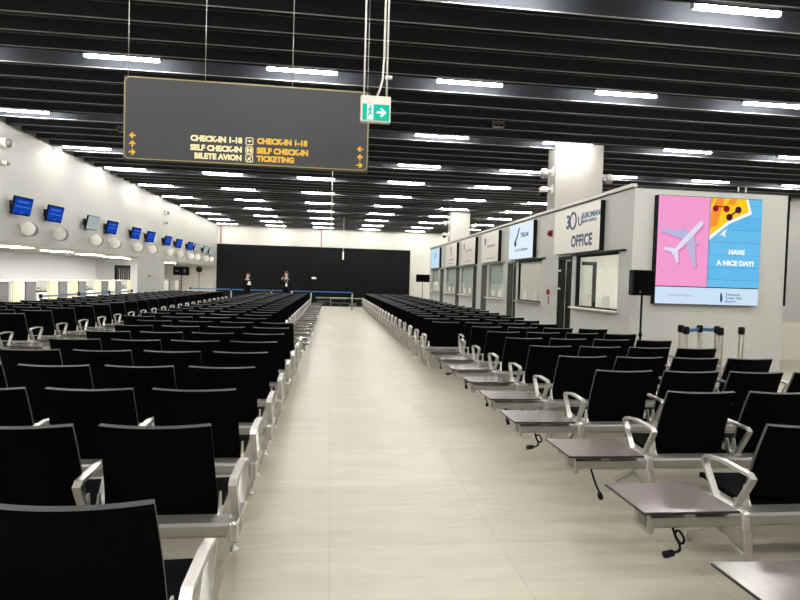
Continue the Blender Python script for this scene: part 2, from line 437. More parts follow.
# inside the first office: glazed inner door with a dark frame
inn = struct('door_8', MB().box(7.70, 7.80, 12.0, 12.12, 0, 2.25).box(7.70, 7.80, 13.0-.12, 13.0, 0, 2.25).box(7.70, 7.80, 12.0, 13.0, 2.13, 2.25), PLASTIC)
part('pane', MB().box(7.76, 7.78, 12.12, 12.88, 0, 2.13), mat('pale_green_glazing', (176, 190, 180), .3, noise=.03), inn)
ip = thing('ceiling_panel_light', 'x', 'ceiling light', (6.6, 11.2, 2.75), 'panel lights inside the offices')
part('light_frame', MB().box(-.62, .62, -.32, .32, -.03, 0), FIX, ip, True)
part('diffuser', MB().box(-.58, .58, -.28, .28, -.036, -.03), emitter('office_light', (255, 251, 240), 55), ip, True)
index_kids()
for i, yy in enumerate((11.2, 14.75, 17.9, 21.3, 25.0, 28.0)):
    o = ip if i == 0 else copy_tree(ip); o.location = (6.6 if i != 1 else 7.2, yy, 2.75)
    if i == 1: o.scale = (.8, 1, 1)
    o['label'] = 'square ceiling light inside the %s office behind the windows' % nth(i+1)

# signs over the office windows
def office_sign(y0, y1, face, label, dz=0):
    t = thing('office_sign', label, 'sign', (OX, (y0+y1)/2, 2.23+dz), 'signs over the office windows')
    part('sign_box', MB().box(OX-.10, OX, y0, y1, 2.235, 3.175, 0, .004), PLASTIC, t)
    part('sign_face', MB().box(OX-.108, OX-.10, y0+.0, y1-.0, 2.235, 3.175), face, t)
    return t, OX-.108
S_W = emitter('lit_sign_blue_white', (226, 240, 252), 1.0)
t, fx = office_sign(10.3, 12.5, SIGNW, 'white sign reading OFFICE under a navy thirty logo')
U = (0, -1, 0)
text('lettering', '3', .40, (fx, 11.75, 2.76), U, NAVY, t, fat=.012)
rg = MB(); rg.sweep([(fx-.004, 11.50+.15*math.cos(a*PI/12), 2.90+.165*math.sin(a*PI/12)) for a in range(24)], [(-.004, -.024), (.004, -.024), (.004, .024), (-.004, .024)], closed=True)
part('logo_ring', rg, NAVY, t)
rg = MB(); rg.sweep([(fx-.004, 11.15+.08*math.cos(PI+a*PI/8), 2.86+.08*math.sin(PI+a*PI/8)) for a in range(9)], [(-.004, -.014), (.004, -.014), (.004, .014), (-.004, .014)])
rg.box(fx-.008, fx, 11.06, 11.085, 2.86, 2.96).box(fx-.008, fx, 11.215, 11.24, 2.86, 2.96)
part('logo_mark', rg, NAVY, t)
text('lettering', 'EUROMAN', .15, (fx, 11.08, 2.90), U, TEALB, t, 'LEFT', fat=.006, sx=1.08)
text('lettering', 'AIRPORT SERVICES', .08, (fx, 11.08, 2.81), U, TEALB, t, 'LEFT', fat=.002, sx=.96)
text('lettering', 'OFFICE', .32, (fx, 11.08, 2.36), U, NAVY, t, fat=.012, sx=.9, space=1.06)
t, fx = office_sign(13.9, 15.8, S_W, 'glowing pale blue sign with a slanted navy mark, second from the near corner')
lg = MB().prism([(15.27, 2.72), (15.13, 2.74), (14.90, 3.06), (14.99, 3.06)], 'x', fx-.006, fx); lg.lathe((fx-.003, 15.25, 2.66), [(.09, -.003), (.09, .003)], 16, axis='x')
part('logo_mark', lg, NAVY, t)
text('lettering', 'TAROM', .17, (fx, 14.85, 2.80), U, NAVY, t, 'LEFT', fat=.005, sx=1.05)
gm = MB()
for k in range(9): gm.box(fx-.004, fx, 15.15-k*.11, 15.23-k*.11, 2.44, 2.50)
part('small_print', gm, mat('pale_blue_print', (150, 175, 200), .5, noise=.05), t)
plain = [(16.9, 18.8, 'off-white sign with faint grey print, third from the near corner'), (19.7, 21.8, 'off-white sign with faint grey print, fourth from the near corner'), (22.7, 24.8, 'off-white sign with faint grey print, fifth from the near corner')]
for j, (a, b, lb) in enumerate(plain):
    t, fx = office_sign(a, b, SIGNW, lb)
    g = MB().box(fx-.004, fx, b-.52, b-.36, 2.80, 3.02) if j < 2 else MB().box(fx-.004, fx, (a+b)/2-.07, (a+b)/2+.07, 2.72, 3.04)
    part('logo_mark', g, PRINTG, t)
    g = MB()
    for k in range(8): g.box(fx-.004, fx, b-.75-k*.12, b-.67-k*.12, 2.70 if j < 2 else 2.48, 2.78 if j < 2 else 2.54)
    for k in range(8): g.box(fx-.004, fx, b-.60-k*.14, b-.50-k*.14, 2.34, 2.37)
    part('small_print', g, mat('light_grey_print_%d' % j, (168, 168, 166), .5, noise=.05), t)
t, fx = office_sign(26.4, 28.6, emitter('lit_sign_cyan', (196, 226, 246), 1.0), 'glowing light blue sign, the farthest over the office windows')
part('logo_mark', MB().prism([(27.7, 2.7), (27.3, 2.76), (27.15, 3.0), (27.5, 2.85)], 'x', fx-.006, fx), mat('mid_blue_print', (110, 160, 205), .5, noise=.05), t)
# red fittings
t = thing('fire_sounder', 'small dark red sounder high on the office wall before the OFFICE sign', 'fire alarm', (OX, 12.95, 2.76))
part('sounder_body', MB().lathe((OX, 12.95, 2.76), [(.065, 0), (.07, -.03), (.05, -.09)], 16, axis='x'), REDP, t)
part('back_plate', MB().box(OX-.012, OX, 12.87, 13.03, 2.68, 2.84), REDP, t)
t = thing('fire_call_point', 'red call point box with a red pictogram strip under it', 'fire alarm', (OX, 12.98, 1.35))
part('call_box', MB().box(OX-.05, OX, 12.92, 13.04, 1.33, 1.45, 0, .006), REDP, t)
part('label_plate', MB().box(OX-.006, OX, 13.06, 13.20, 1.34, 1.44), WHITEP, t)
g = MB()
for k in range(3): g.box(OX-.008, OX, 12.95, 13.02, 1.24-k*.065, 1.285-k*.065)
part('pictogram_strip', g, REDP, t)

# video wall on the end face of the office block
SY = 9.16; X0, X1, XM, Z0, Z1, ZM = 5.43, 7.33, 6.365, 1.29, 3.12, 1.585
t = thing('video_wall', 'large pink and blue video wall with an airliner and HAVE A NICE DAY', 'screen', (6.38, SY, Z0))
part('screen_casing', MB().box(X0-.02, X1, SY+.012, OY0, Z0-.01, Z1+.01), PLASTIC, t)
PINK = emitter('screen_pink', (244, 158, 208), 1.0); SKY = None
def plank_mat():
    m = bpy.data.materials.new('screen_blue_planks'); m.use_nodes = True; n = m.node_tree.nodes; n.clear(); L = m.node_tree.links
    tc = n.new('ShaderNodeTexCoord'); br = n.new('ShaderNodeTexBrick'); mp = n.new('ShaderNodeMapping'); mp.inputs['Rotation'].default_value = (PI/2, 0, 0)
    L.new(tc.outputs['Object'], mp.inputs['Vector']); L.new(mp.outputs['Vector'], br.inputs['Vector'])
    br.inputs['Scale'].default_value = 1; br.inputs['Brick Width'].default_value = 5; br.inputs['Row Height'].default_value = .215
    br.inputs['Mortar Size'].default_value = .0045; br.inputs['Mortar Smooth'].default_value = .6
    br.inputs['Color1'].default_value = srgb((96, 184, 236)); br.inputs['Color2'].default_value = srgb((108, 192, 238)); br.inputs['Mortar'].default_value = srgb((62, 140, 196))
    e = n.new('ShaderNodeEmission'); o = n.new('ShaderNodeOutputMaterial'); L.new(br.outputs['Color'], e.inputs[0]); e.inputs[1].default_value = 1.0; L.new(e.outputs[0], o.inputs[0]); return m
BLUE = plank_mat(); BAND = emitter('screen_band', (206, 226, 246), 1.0)
y0 = SY; sc = .012
part('screen_tile', MB().box(X0, XM-.007, y0, y0+sc, ZM+.008, Z1), PINK, t, label='pink screen tile')
part('screen_tile', MB().box(XM+.007, X1, y0, y0+sc, ZM+.008, Z1), BLUE, t, label='blue screen tile')
part('screen_tile', MB().box(X0, XM-.004, y0, y0+sc, Z0, ZM-.008), BAND, t, label='pale lower screen tile with faint writing')
part('screen_tile', MB().box(XM+.004, X1, y0, y0+sc, Z0, ZM-.008), BAND, t, label='pale lower screen tile with a dark leaf mark')
def art(name, polys, m, d=.002, yy=None):
    g = MB()
    for p in polys: g.prism(p, 'y', (yy if yy else y0)-d, (yy if yy else y0))
    return part(name, g, m, t)
PW = emitter('screen_plane_white', (226, 222, 246), 1.0); PS = emitter('screen_plane_shade', (222, 132, 186), 1.0); PG = emitter('screen_plane_grey', (186, 184, 222), 1.0)
# airliner: nose up right (6.24,2.71), tail (5.70,2.14)
def plane_polys(dx=0, dz=0):
    n = Vector((6.24, 2.71)); q = Vector((5.70, 2.13)); a = (n-q).normalized(); b = Vector((-a.y, a.x)); L = (n-q).length
    P = lambda s, w_: (q.x + a.x*s*L + b.x*w_ + dx, q.y + a.y*s*L + b.y*w_ + dz)
    fus = [P(1, 0), P(.965, .028), P(.9, .043), P(.3, .043), P(.0, .012), P(0, -.012), P(.3, -.043), P(.9, -.043), P(.965, -.028)]
    w1 = [P(.66, .04), P(.40, .04), P(.16, .44), P(.20, .47)]
    w2 = [P(.66, -.04), P(.20, -.46), P(.16, -.43), P(.40, -.04)]
    t1 = [P(.16, .02), P(.03, .02), P(-.06, .17), P(-.02, .19)]
    t2 = [P(.16, -.02), P(-.02, -.18), P(-.06, -.16), P(.03, -.02)]
    e1 = [P(.60, .15), P(.60, .19), P(.47, .19), P(.47, .15)]; e2 = [P(.60, -.15), P(.47, -.15), P(.47, -.19), P(.60, -.19)]
    return [fus, t1, t2], [w1, w2, e1, e2]
a_, b_ = plane_polys(.03, -.035); art('airliner_shadow', a_+b_, PS, .0015)
a_, b_ = plane_polys(); art('airliner_wings', b_, PG, .003); art('airliner_body', a_, PW, .0045)
YEL = emitter('screen_towel_yellow', (252, 205, 40), 1.0); ORG = emitter('screen_towel_orange', (250, 150, 50), 1.0); RED = emitter('screen_red', (150, 24, 40), 1.0); PUR = emitter('screen_plum', (70, 24, 60), 1.0); WHT = emitter('screen_white', (250, 252, 255), 1.0); NAV = emitter('screen_navy', (26, 70, 110), 1.0)
art('towel_edge', [[(XM+.008, 2.40), (6.72, 2.68), (7.14, 2.87), (7.06, 3.118), (XM+.008, 3.118)]], WHT, .002)
art('towel', [[(XM+.008, 2.47), (6.70, 2.73), (7.08, 2.90), (7.02, 3.118), (XM+.008, 3.118)]], YEL, .003)
art('towel_stripes', [[(XM+.008, 2.60), (6.50, 2.66), (6.62, 3.118), (6.48, 3.118), (XM+.008, 2.85)], [(6.66, 3.02), (6.80, 3.0), (6.86, 3.118), (6.74, 3.118)], [(XM+.008, 3.0), (6.42, 3.118), (XM+.008, 3.118)]], ORG, .004)
circ = lambda x, z, r, q=12: [(x+r*math.cos(2*PI*k/q), z+r*math.sin(2*PI*k/q)) for k in range(q)]
art('red_sunglasses', [circ(6.46, 2.94, .055), circ(6.66, 2.94, .06), [(6.46, 2.965), (6.66, 2.965), (6.66, 2.985), (6.46, 2.985)]], RED, .006)
art('plum_sunglasses', [circ(6.72, 2.80, .06), circ(6.88, 2.93, .06), [(6.74, 2.84), (6.76, 2.82), (6.88, 2.92), (6.86, 2.94)]], PUR, .006)
art('starfish', [[(6.58, 2.50), (6.63, 2.56), (6.70, 2.60), (6.65, 2.53), (6.66, 2.45), (6.61, 2.50), (6.54, 2.47)]], WHT, .004)
text('lettering', 'HAVE', .11, (6.885, SY-.004, 2.165), (1, 0, 0), WHT, t, fat=.005, sx=1.08)
text('lettering', 'A NICE DAY!', .113, (6.87, SY-.004, 1.975), (1, 0, 0), WHT, t, fat=.005, sx=1.06)
art('leaf_mark', [[(6.64, 1.32), (6.66, 1.36), (6.665, 1.42), (6.645, 1.49), (6.625, 1.50), (6.618, 1.42), (6.625, 1.36)]], NAV, .003)
GRB = emitter('screen_grey_blue', (96, 130, 165), 1.0)
for k, s_ in enumerate(('Timisoara', 'Traian Vuia', 'Airport')): text('lettering', s_, .068, (6.71, SY-.003, 1.45-k*.058), (1, 0, 0), GRB, t, 'LEFT')
g = MB()
for k in range(13): g.box(5.66+k*.034, 5.685+k*.034, SY-.002, SY, 1.42, 1.45)
part('small_print', g, emitter('screen_lilac', (180, 190, 225), 1.0), t)

t.location.x += .045
# twin white conduits above the partition
for k, x in enumerate((12.83, 13.09)):
    t = thing('hanger_rod', 'white hanger rod under the ceiling above the video wall, %s of two' % ('left' if k == 0 else 'right'), 'rod', (x, 17, 3.6), 'pair of rods above the video wall')
    part('rod', MB().tube([(x, 17, 3.62), (x, 17, H+.5)], .025), WHITEP, t)
    part('rod_clip', MB().box(x-.04, x+.04, 16.97, 17.03, 3.60, 3.64), WHITEP, t)

# ---------------------------------------------------------------- hanging direction sign
t = thing('direction_sign', 'large charcoal hanging sign with gold check-in and ticketing lines', 'sign', (-.9, 6.3, 2.74))
SX0, SX1, SZ0, SZ1 = -2.160, .37, 2.705, 3.565; SF = 6.255
part('sign_board', MB().box(SX0, SX1, SF, 6.34, SZ0, SZ1, 0, .008), SIGN, t)
def rrect(x0, x1, z0, z1, r, y):
    P = []
    for cx, cz, a0 in ((x1-r, z1-r, 0), (x0+r, z1-r, 90), (x0+r, z0+r, 180), (x1-r, z0+r, 270)):
        for k in range(5): a = math.radians(a0+k*22.5); P.append((cx+r*math.cos(a), y, cz+r*math.sin(a)))
    return P
part('border_line', MB().sweep(rrect(SX0+.014, SX1-.014, SZ0+.014, SZ1-.014, .05, SF-.001), [(-.002, -.005), (.002, -.005), (.002, .005), (-.002, .005)], Vector((0, 1, 0)), closed=True), TRIMGOLD, t)
for k, x in enumerate((-2.13, -1.36, -.46, .375-.03)):
    part('suspension_wire', MB().tube([(x, 6.3, SZ1-.002), (x, 6.3, H+.02)], .0035, 6), ALU, t)
def sgn(px0, px1, z, s_, align, m, size): pass
F = SF-.002
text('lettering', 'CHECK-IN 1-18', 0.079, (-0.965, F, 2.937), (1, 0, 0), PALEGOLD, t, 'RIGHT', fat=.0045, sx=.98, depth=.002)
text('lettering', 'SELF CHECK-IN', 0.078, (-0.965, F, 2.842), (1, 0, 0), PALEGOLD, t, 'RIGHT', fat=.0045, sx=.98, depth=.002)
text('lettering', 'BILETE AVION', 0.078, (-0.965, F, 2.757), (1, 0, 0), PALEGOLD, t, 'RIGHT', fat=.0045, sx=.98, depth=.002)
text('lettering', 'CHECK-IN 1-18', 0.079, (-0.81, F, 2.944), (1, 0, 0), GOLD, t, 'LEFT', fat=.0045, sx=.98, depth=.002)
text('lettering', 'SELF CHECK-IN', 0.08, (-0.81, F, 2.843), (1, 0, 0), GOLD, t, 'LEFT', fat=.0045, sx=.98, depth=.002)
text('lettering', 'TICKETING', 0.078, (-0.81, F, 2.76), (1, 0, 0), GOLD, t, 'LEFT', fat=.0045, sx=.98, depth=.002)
for k, z in enumerate((2.962, 2.868, 2.783)):
    x = -.888
    g = MB().sweep(rrect(x-.036, x+.036, z-.036, z+.036, .012, F), [(-.002, -.004), (.002, -.004), (.002, .004), (-.002, .004)], Vector((0, 1, 0)), closed=True)
    if k == 0: g.prism([(x-.028, z+.005), (x+.0, z+.012), (x+.028, z+.005), (x+.01, z-.004), (x+.0, z-.02), (x-.006, z-.004)], 'y', F-.002, F)
    elif k == 1: g.box(x-.026, x-.008, F-.002, F, z-.024, z+.024).box(x+.008, x+.026, F-.002, F, z-.024, z+.024).box(x-.008, x+.008, F-.002, F, z-.006, z+.006)
    else: g.prism([(x-.026, z-.02), (x-.018, z-.028), (x+.028, z+.022), (x+.02, z+.028)], 'y', F-.002, F).prism([(x-.02, z+.01), (x+.01, z+.01), (x+.018, z-.026), (x+.01, z-.026)], 'y', F-.002, F)
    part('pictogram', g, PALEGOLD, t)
def arrow(cx, cz, d, s=.034, m=GOLD, parent=None, F_=None, name='arrow'):
    pts = [(-1, .22), (.1, .22), (-.35, .75), (-.02, .95), (1, 0), (-.02, -.95), (-.35, -.75), (.1, -.22), (-1, -.22)]
    c, s_ = math.cos(d), math.sin(d)
    q = [(cx+s*(p[0]*c-p[1]*s_), cz+s*(p[0]*s_+p[1]*c)) for p in pts]
    f = F if F_ is None else F_
    g = MB()
    tri = [(q[1], q[2], q[3], q[4]), (q[4], q[5], q[6], q[7]), (q[0], q[1], q[4], q[7], q[8])]
    for p in tri: g.prism(list(p), 'y', f-.002, f)
    return part(name, g, m, parent)
for x, zz in ((-2.065, (2.955, 2.872, 2.786)), (.277, (2.945, 2.857, 2.772))):
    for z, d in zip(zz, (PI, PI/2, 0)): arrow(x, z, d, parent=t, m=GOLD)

# exit sign on two rods
t = thing('exit_sign', 'green illuminated running-man exit sign hanging on two white rods', 'exit sign', (.37, 5.4, 2.99))
part('casing', MB().box(.232, .512, 5.37, 5.43, 3.0, 3.245, 0, .008), WHITEP, t)
EGR = emitter('exit_green', (38, 200, 170), 1.0); EW = emitter('exit_white', (235, 255, 248), 1.1)
ef = part('green_face', MB().box(.252, .500, 5.366, 5.371, 3.018, 3.165), EGR, t)
part('white_field', MB().box(.292, .352, 5.363, 5.366, 3.022, 3.161), EW, ef)
arrow(.428, 3.091, 0, .046, EW, ef, 5.366)
g = MB().lathe((.326, 5.361, 3.142), [(.009, -.001), (.009, .001)], 10, axis='y')
for p in ([(.318, 3.132), (.330, 3.130), (.326, 3.095), (.312, 3.097)], [(.326, 3.098), (.334, 3.075), (.346, 3.07), (.344, 3.062), (.326, 3.066), (.316, 3.096)], [(.312, 3.098), (.308, 3.07), (.296, 3.05), (.303, 3.044), (.318, 3.066), (.322, 3.096)], [(.330, 3.128), (.344, 3.112), (.339, 3.107), (.326, 3.118)], [(.318, 3.13), (.302, 3.118), (.304, 3.102), (.311, 3.103), (.31, 3.114), (.320, 3.12)]):
    g.prism(p, 'y', 5.360, 5.363)
part('running_man', g, EGR, ef)
for x in (.262, .472): part('suspension_rod', MB().tube([(x, 5.40, 3.24), (x, 5.40, H+.02)], .0085), WHITEP, t)
part('cable', MB().tube([(.445, 5.42, H+.02), (.443, 5.42, 3.62), (.435, 5.42, 3.42), (.41, 5.41, 3.32), (.385, 5.40, 3.245)], .0095), WHITEP, t)
part('cable_clip', MB().box(.46, .52, 5.39, 5.43, 3.42, 3.445), WHITEP, t)

# ---------------------------------------------------------------- beam seating
def shared(name, mb, mats): return mb.mesh(name, mats)
def seat_fn(u, v):
    x = (u-.5)*.54; y = .065 + .40*v
    z = .395 + .035*v - .012*math.sin(PI*v) + .006*(2*u-1)**2
    if v > .9: z -= .012*(v-.9)/.1
    return (x, y, z)
def back_fn(u, v):
    s = 2*u-1; wd = .256 - .012*v
    x = s*wd; z = .405 + .436*v
    y = .088 - .135*v + .014*math.sin(PI*v) + .030*s*s
    z += .006*s*s*v
    return (x, y, z)
sg = MB().grid(seat_fn, 6, 8, .028, 0, 0)
for sd in (-1, 1): sg.prism([(.02, .385), (.13, .385), (.16, .40), (.10, .425), (.085, .50), (.065, .50), (.045, .43)], 'x', sd*.271, sd*.279, 1)
ME_seat = shared('seat', sg, [BLACK, ALU])
bk = MB().grid(back_fn, 10, 8, .022, 0, 1)
ME_back = shared('backrest', bk, [BLACK, RIM])
def arm_path():
    pts = [(.012, .40), (-.088, .575), (-.105, .607), (-.085, .622), (.12, .633), (.245, .618), (.268, .598), (.255, .57), (.155, .405)]
    return [(0, y, z-(.013 if z > .5 else 0)) for y, z in pts]
ME_arm = shared('armrest', MB().sweep(arm_path(), [(-.018, -.0085), (.018, -.0085), (.018, .0085), (-.018, .0085)]).box(-.028, .028, -.01, .175, .395, .415, 0, .004), ALU)
# legs: flat rear blade and slim front strut with levelling feet
def rleg(d):
    g = MB().box(-.022, .022, -.078, .075, .318, .412, 0, .008)
    g.sweep([(0, -.062, .41), (d*.04, -.045, .22), (d*.088, .01, .035)], [(-.015, -.013), (.015, -.013), (.015, .013), (-.015, .013)])
    g.lathe((d*.09, .02, 0), [(.03, 0), (.03, .008), (.012, .016), (.010, .05)], 14); return g
def fleg(d):
    g = MB().sweep([(0, .02, .37), (d*.04, .24, .22), (d*.088, .52, .06)], [(-.015, -.012), (.015, -.012), (.015, .012), (-.015, .012)])
    g.lathe((d*.09, .53, 0), [(.03, 0), (.03, .008), (.012, .016), (.010, .075)], 14)
    g.tube([(d*.06, -.02, .14), (d*.04, .22, .235)], .008, 6); return g
ME_rleg = {d: shared('leg', rleg(d), ALU) for d in (1, -1)}; ME_fleg = {d: shared('leg', fleg(d), ALU) for d in (1, -1)}
def beam_mesh(x0, x1):
    g = MB(); g.prism([(-.055, .335), (.055, .335), (.065, .35), (.065, .39), (.05, .402), (-.05, .402), (-.065, .39), (-.065, .35)], 'x', x0, x1)
    return g
def cap_mesh():
    g = MB().prism([(-.062, .31), (.062, .31), (.078, .33), (.078, .395), (.055, .412), (-.055, .412), (-.078, .395), (-.078, .33)], 'x', -.016, .0)
    g.box(-.022, -.016, -.035, .035, .335, .385, 1); return g
ME_cap = {1: shared('end_cap', cap_mesh(), [BEAMM, GREYP])}
g_ = cap_mesh(); g_.v = [(-x, y, z) for x, y, z in g_.v]; g_.f = [f[::-1] for f in g_.f]; ME_cap[-1] = shared('end_cap', g_, [BEAMM, GREYP])
def table_mesh():
    g = MB().box(-.255, .255, -.12, .29, .428, .440, 1, .003); g.box(-.251, .251, -.116, .286, .440, .4412, 0); return g
ME_table = shared('side_table', table_mesh(), [TOP, EDGE])
def bracket_mesh():
    return MB().box(-.2, .2, -.05, .05, .400, .428, 0, .004).box(-.03, .03, -.1, .25, .405, .428, 0, .004)
ME_brk = shared('table_bracket', bracket_mesh(), BEAMM)
def cable_mesh(k):
    R = random.Random(k); g = MB(); a = R.uniform(-.03, .03)
    if k % 3 == 0:
        p = [(.02, 0, .34), (.03, -.02, .26), (.06, -.03, .20), (.085, -.02, .24), (.06, 0, .31), (.03, -.01, .27), (.04, -.04, .2), (.0+a, -.06, .16), (-.03, -.07, .15)]
    elif k % 3 == 1:
        p = [(.0, 0, .34), (.015, -.01, .25), (.03, -.03, .15), (.06+a, -.06, .09), (.05+a, -.09, .075)]
    else:
        p = [(.0, 0, .34), (-.01, -.02, .28), (.0, -.03, .22), (.03, -.03, .20), (.03, -.02, .25), (.0, -.04, .2), (-.03+a, -.07, .15)]
    # smooth the polyline
    P = [Vector(q) for q in p]; Q = []
    for i in range(len(P)-1):
        p0 = P[max(i-1, 0)]; p1 = P[i]; p2 = P[i+1]; p3 = P[min(i+2, len(P)-1)]
        for s in range(4):
            t_ = s/4; Q.append(.5*((2*p1)+(p2-p0)*t_+(2*p0-5*p1+4*p2-p3)*t_*t_+(3*p1-p0-3*p2+p3)*t_**3))
    Q.append(P[-1])
    Q = [Vector((q.x*.8-.10, q.y, .335-(.34-q.z)*.5)) for q in Q]; g.tube(Q, .007, 6); d = (Q[-1]-Q[-2]).normalized(); g.tube([Q[-1], Q[-1]+d*.05], .017, 8); return g
ME_cable = [shared('power_cable', cable_mesh(k), PLASTIC) for k in range(3)]
def mk(name, me, parent, loc):
    o = bpy.data.objects.new(name, me); COL.objects.link(o); o.parent = parent; o.location = loc; return o
BEAMC = {}
def bench(x, y, d, table, cable, label, group):
    t = thing('beam_seating', label, 'seating bench', (x, y, 0), group)
    key = (d, table)
    if key not in BEAMC:
        BEAMC[key] = shared('beam', beam_mesh(*sorted(((-d*.50 if table else 0), d*(2.62 if table else 2.53)))), BEAMM)
    mk('beam', BEAMC[key], t, (0, 0, 0))
    s0 = -d*.50 if table else 0
    mk('end_cap', ME_cap[1 if s0 < d*(2.62 if table else 2.53) else -1], t, (s0, 0, 0)); mk('end_cap', ME_cap[-1 if s0 < d*(2.62 if table else 2.53) else 1], t, (d*(2.62 if table else 2.53), 0, 0))
    q = .38 if table else .36
    for i in range(4):
        mk('seat', ME_seat, t, (d*(q+.6*i), 0, 0)); mk('backrest', ME_back, t, (d*(q+.6*i), 0, 0))
    for a in (0, q+.3, q+.9, q+1.5, q+2.16): mk('armrest', ME_arm, t, (d*a, 0, 0))
    for a in (0, q+1.5): mk('leg', ME_rleg[d], t, (d*a, 0, 0)); mk('leg', ME_fleg[d], t, (d*a, 0, 0))
    if table:
        tb = mk('side_table', ME_table, t, (-d*.325, 0, 0)); mk('table_bracket', ME_brk, tb, (0, 0, 0))
    if cable is not None: mk('power_cable', ME_cable[cable], t, (-d*.30, -.05, 0))
    return t
for k in range(29):      # left block beside the aisle
    y = 1.80 + .893*k
    if k < 9: bench((-.395, -.415, -.44)[k] if k < 3 else -.44, y + (.03 if k == 1 else 0), -1, False, None, 'black bench left of the aisle ending in an armrest, %s row from the front' % nth(k+1), 'benches left of the aisle')
    else: bench(-.92, y, -1, True, None, 'black bench left of the aisle with grey end table, %s row from the front' % nth(k+1), 'benches left of the aisle')
for k in range(5, 29):   # outer left block by the check-in hall
    y = 1.80 + .893*k
    bench(-4.72, y, -1, True, None, 'black bench in the outer left block, %s row from its front' % nth(k-4), 'benches in the outer left block')
for k in range(-1, 31):  # right block
    y = 2.71 + .90*k
    if k < 8: bench({-1: 2.12, 0: 2.12, 1: 2.13, 2: 2.06, 3: 2.11}.get(k, 2.135), y, 1, True, [1, 0, 1, 0, 2, 1, 2, 0, 1][k+1] if k != -1 else None, 'black bench right of the aisle with grey end table, %s row from the front' % nth(k+2), 'benches right of the aisle')
    else: bench(1.66, y, 1, False, None, 'black bench right of the aisle ending in an armrest, %s row from the front' % nth(k+2), 'benches right of the aisle')

# ---------------------------------------------------------------- left wall fittings
SB = emitter('monitor_blue', (20, 64, 168), 1.0); SBL = emitter('monitor_light_blue', (60, 112, 205), 1.0); SBD = emitter('monitor_deep_blue', (12, 40, 120), 1.0)
SG = emitter('monitor_pale', (160, 176, 176), 1.0)
MY = [14.45, 16.05, 18.45, 20.0, 22.35, 24.1, 26.55, 28.4, 30.6, 32.0, 34.2, 35.7]
for i, y in enumerate(MY):
    pale = i in (2, 9, 10, 11)
    c = Vector((LX+.24, y, 3.03))
    t = thing('wall_monitor', '%s monitor bracketed to the left wall, %s from the front' % ('pale grey' if pale else 'blue', nth(i+1)), 'monitor', (LX, y, 3.05), 'monitors along the left wall')
    # local: x along the screen, y out of the back, z up; the face looks to -y
    Mx = Matrix.Translation(c) @ Matrix.Rotation(math.radians(82), 4, 'Z') @ Matrix.Rotation(math.radians(13), 4, 'X')
    part('monitor_casing', MB().box(-.32, .32, 0, .05, -.215, .215, 0, .006).box(-.25, .25, .05, .09, -.15, .15, 0, .01).xf(Mx), PLASTIC, t)
    f = part('screen', MB().box(-.305, .305, -.004, 0, -.197, .20).xf(Mx), SG if pale else SB, t)
    if not pale:
        g = MB().box(-.20, .20, -.006, -.004, .08, .12).box(-.25, .25, -.006, -.004, -.03, .0).box(-.03, .05, -.006, -.004, -.17, -.14); part('screen_lines', g.xf(Mx), SBL, f)
        part('screen_border', MB().box(-.305, .305, -.0055, -.004, .165, .20).box(-.305, .305, -.0055, -.004, -.197, -.17).xf(Mx), SBD, f)
    br = MB().box(LX, LX+.03, y-.10, y+.10, 2.95, 3.15).box(LX+.03, LX+.22, y-.03, y+.03, 3.0, 3.10)
    part('wall_bracket', br, PLASTIC, t)
    # round counter-number drum below
    yd = y + .32
    t = thing('drum_sign', 'round white drum sign on the left wall below the %s monitor' % nth(i+1), 'sign', (LX, yd, 2.53), 'round drum signs along the left wall')
    part('drum', MB().lathe((LX+.23, yd-.07, 2.53), [(.155, 0), (.17, .012), (.17, .128), (.155, .14)], 28, 0, 'y'), WHITEP, t)
    part('drum_shaded_edge', MB().sweep([(LX+.23+.172*math.cos(a*PI/16), yd, 2.53+.172*math.sin(a*PI/16)) for a in range(-12, 7)], [(-.06, -.006), (.06, -.006), (.06, .008), (-.06, .008)], Vector((0, 1, 0))), GREYP, t)  # grey arc paints the shaded right side of the drum edge
    part('wall_arm', MB().box(LX, LX+.08, yd-.03, yd+.03, 2.58, 2.66), WHITEP, t)
for (y, z, r, lb) in ((14.02, 4.39, .12, 'white round dome on the left wall near the ceiling'), (14.03, 3.94, .06, 'small white dome below the larger one on the left wall'), (26.83, 4.29, .09, 'white dome high on the left wall above the solid bay'), (26.7, 3.83, .07, 'small white dome midway up the left wall above the solid bay')):
    t = thing('dome_camera', lb, 'security camera', (LX, y, z))
    part('mount', MB().lathe((LX, y, z), [(r, 0), (r, .08), (r*.8, .12)], 20, 0, 'x'), WHITEP, t)
    part('dome', MB().lathe((LX+.12, y, z), [(r*.8, 0), (r*.75, r*.4), (r*.45, r*.7), (r*.05, r*.8)], 20, 0, 'x'), GREYP, t)
# small wall plate on the solid bay
t = thing('wall_plate', 'small beige wall plate on the solid white bay', 'wall plate', (LX, 24.7, 1.38))
part('plate', MB().box(LX, LX+.02, 24.45, 24.95, 1.36, 1.56, 0, .004), mat('beige_plate', (205, 195, 175), .5, noise=.03), t)
part('plate_insert', MB().box(LX+.02, LX+.026, 24.55, 24.68, 1.41, 1.51).box(LX+.02, LX+.026, 24.73, 24.86, 1.41, 1.51), GREYP, t)
